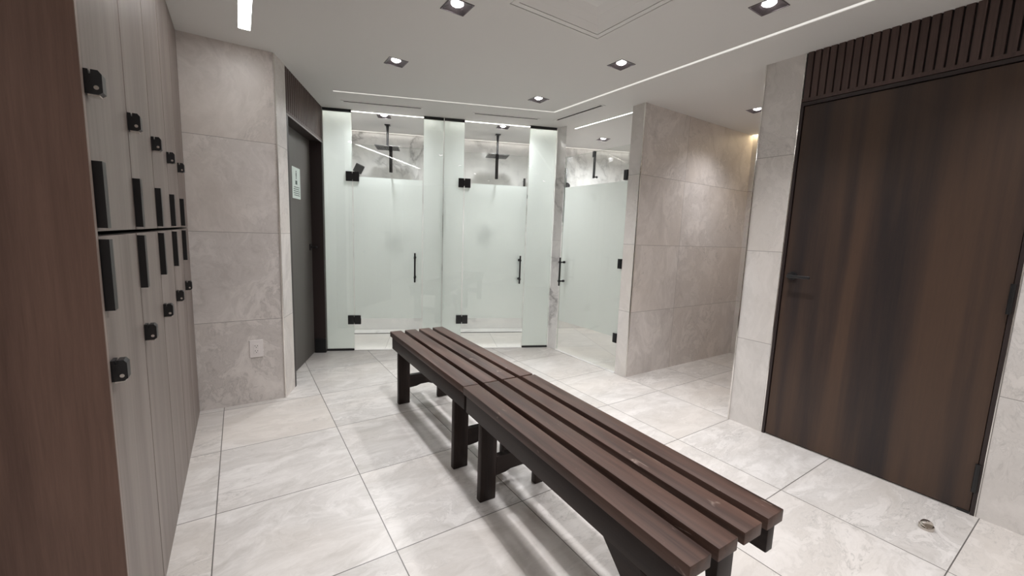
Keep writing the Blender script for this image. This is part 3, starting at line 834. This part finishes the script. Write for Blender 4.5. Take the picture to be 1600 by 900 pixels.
# ------------------------------------------------------------------ benches
BZ = 0.515
def bench(label, near, far, width, len_, legs_in, brace_ends):
    """near/far: left edge points (x,y) of the seat; local +y runs from near to far, local +x to the right"""
    v = Vector((far[0] - near[0], far[1] - near[1], 0)); ang = math.atan2(-v.x, v.y)
    t = thing('slatted_bench', label, 'bench', (near[0], near[1], 0), ang, 'dark slatted wooden benches')
    Lb = v.length
    w = 0.084; g_ = (width - 4 * w) / 3
    th = 0.038
    for k in range(4):
        x0 = k * (w + g_)
        MB().box(x0, x0 + w, 0.0, Lb, BZ - th, BZ, 0.0030, seg=2).build('seat_board', M_bench, t, True)
    at = 0.036; ah = 0.092
    za1 = BZ - th - 0.0005; za0 = za1 - ah
    for x0 in (0.012, width - 0.012 - at):
        MB().box(x0, x0 + at, 0.012, Lb - 0.012, za0, za1, 0.004).build('apron', M_bframe, t, True)
    # legs inside the aprons; cross pieces join them
    lw, lt = 0.086, 0.038
    for yl in legs_in:
        for x0 in (0.012 + 0.001, width - 0.012 - lw - 0.001):
            MB().box(x0, x0 + lw, yl, yl + lt, 0.0, za0 - 0.0005, 0.006).build('leg', M_bleg, t, True)
        MB().box(0.049, width - 0.049, yl + 0.001, yl + lt - 0.001, za0 + 0.004, za1 - 0.001, 0.003).build('cross_cleat', M_brail, t, True)
        cx0, cx1 = 0.012 + lw + 0.0015, width - 0.012 - lw - 0.0015
        zc0, zc1 = 0.118, 0.212
        s_ = MB(); s_.prof([(cx0, zc0), (cx0 + 0.05, zc0 + 0.004), (cx0 + 0.08, zc0 + 0.014), (cx1 - 0.08, zc0 + 0.016), (cx1 - 0.05, zc0 + 0.004), (cx1, zc0 + 0.002), (cx1, zc1), (cx0, zc1)], 1, yl + 0.002, yl + lt - 0.002)
        s_.build('stretcher', M_brail, t, False)
        ti = 0.0375
    for yl, d in brace_ends:
        # curved gusset between the leg and the underside of the apron
        y0 = yl + (lt + 0.0005 if d > 0 else -0.0005)
        zt = za0 - 0.0005
        pts = [(y0, zt), (y0, 0.150), (y0 + d * 0.018, 0.165), (y0 + d * 0.026, 0.215), (y0 + d * 0.040, 0.265), (y0 + d * 0.062, 0.300), (y0 + d * 0.095, 0.332), (y0 + d * 0.150, zt)]
        for x0 in (0.020, width - 0.056):
            b = MB(); b.prof(pts, 0, x0, x0 + 0.036)
            b.build('brace', M_bframe, t)
    return t
far_near, far_far = (0.897, 1.752), (0.9155, 3.005)
near_near, near_far = (0.848, 0.481), (0.8935, 1.748)
bench('farther dark slatted bench, its end pointing at the showers', far_near, far_far, 0.420, 0, [0.125, 1.085], [])
bench('nearer dark slatted bench in the foreground', near_near, near_far, 0.428, 0, [0.115, 1.082], [(0.115, 1)])

# ------------------------------------------------------------------ outlet, door stop
t = thing('wall_outlet', 'white double power outlet on the left tiled wall', 'outlet', (0.0705, 3.364, 0.398))
MB().box(-0.041, 0.041, -0.006, -0.0003, -0.063, 0.063, 0.002).build('cover_plate', M_white, t)
rc = MB(); rc.box(-0.018, 0.018, -0.0085, -0.006, -0.036, 0.036, 0.0012)
rco = rc.build('receptacle', M_white, t)
sl = MB()
for zc in (0.018, -0.018):
    sl.box(-0.0085, -0.0060, -0.0090, -0.0084, zc - 0.001, zc + 0.008); sl.box(0.0060, 0.0085, -0.0090, -0.0084, zc - 0.001, zc + 0.007)
    sl.cyl((0, -0.0090, zc - 0.008), (0, -0.0084, zc - 0.008), 0.0028, 12)
sl.build('slots', M_slot, rco)
MB().box(0.0413, 0.0435, -0.004, -0.0003, -0.022, -0.010).build('side_tab', M_white, t)

t = thing('door_stop', 'small shiny domed metal door stop on the floor by the brown door', 'door stop', (2.580, 0.375, 0))
t.scale = (1.2, 1.2, 1.15)
MB().lathe([(0.0, 0.0), (0.0225, 0.0), (0.0225, 0.014), (0.021, 0.016), (0.0, 0.016)], 36).build('base', M_nickel, t, True)
# half dome: cut by a vertical face on the side towards the door swing
dm = MB()
b = dm.bm
n, mlat = 28, 8
prev = None
rows = []
for j in range(mlat + 1):
    ph = (math.pi / 2) * j / mlat
    r_, z_ = 0.0205 * math.cos(ph), 0.0160 + 0.019 * math.sin(ph)
    row = []
    for i in range(n):
        an = 2 * math.pi * i / n
        x, y = r_ * math.cos(an), r_ * math.sin(an)
        # face the camera side flat
        dd = x * -0.55 + y * -0.83
        if dd > 0.007: x -= (dd - 0.007) * -0.55; y -= (dd - 0.007) * -0.83
        row.append(b.verts.new((x, y, z_)))
    rows.append(row)
for A, B in zip(rows, rows[1:]):
    for i in range(n): b.faces.new((A[i], A[(i + 1) % n], B[(i + 1) % n], B[i]))
bmesh.ops.remove_doubles(b, verts=b.verts[:], dist=1e-5)
dm.build('dome', M_nickel, t, True)
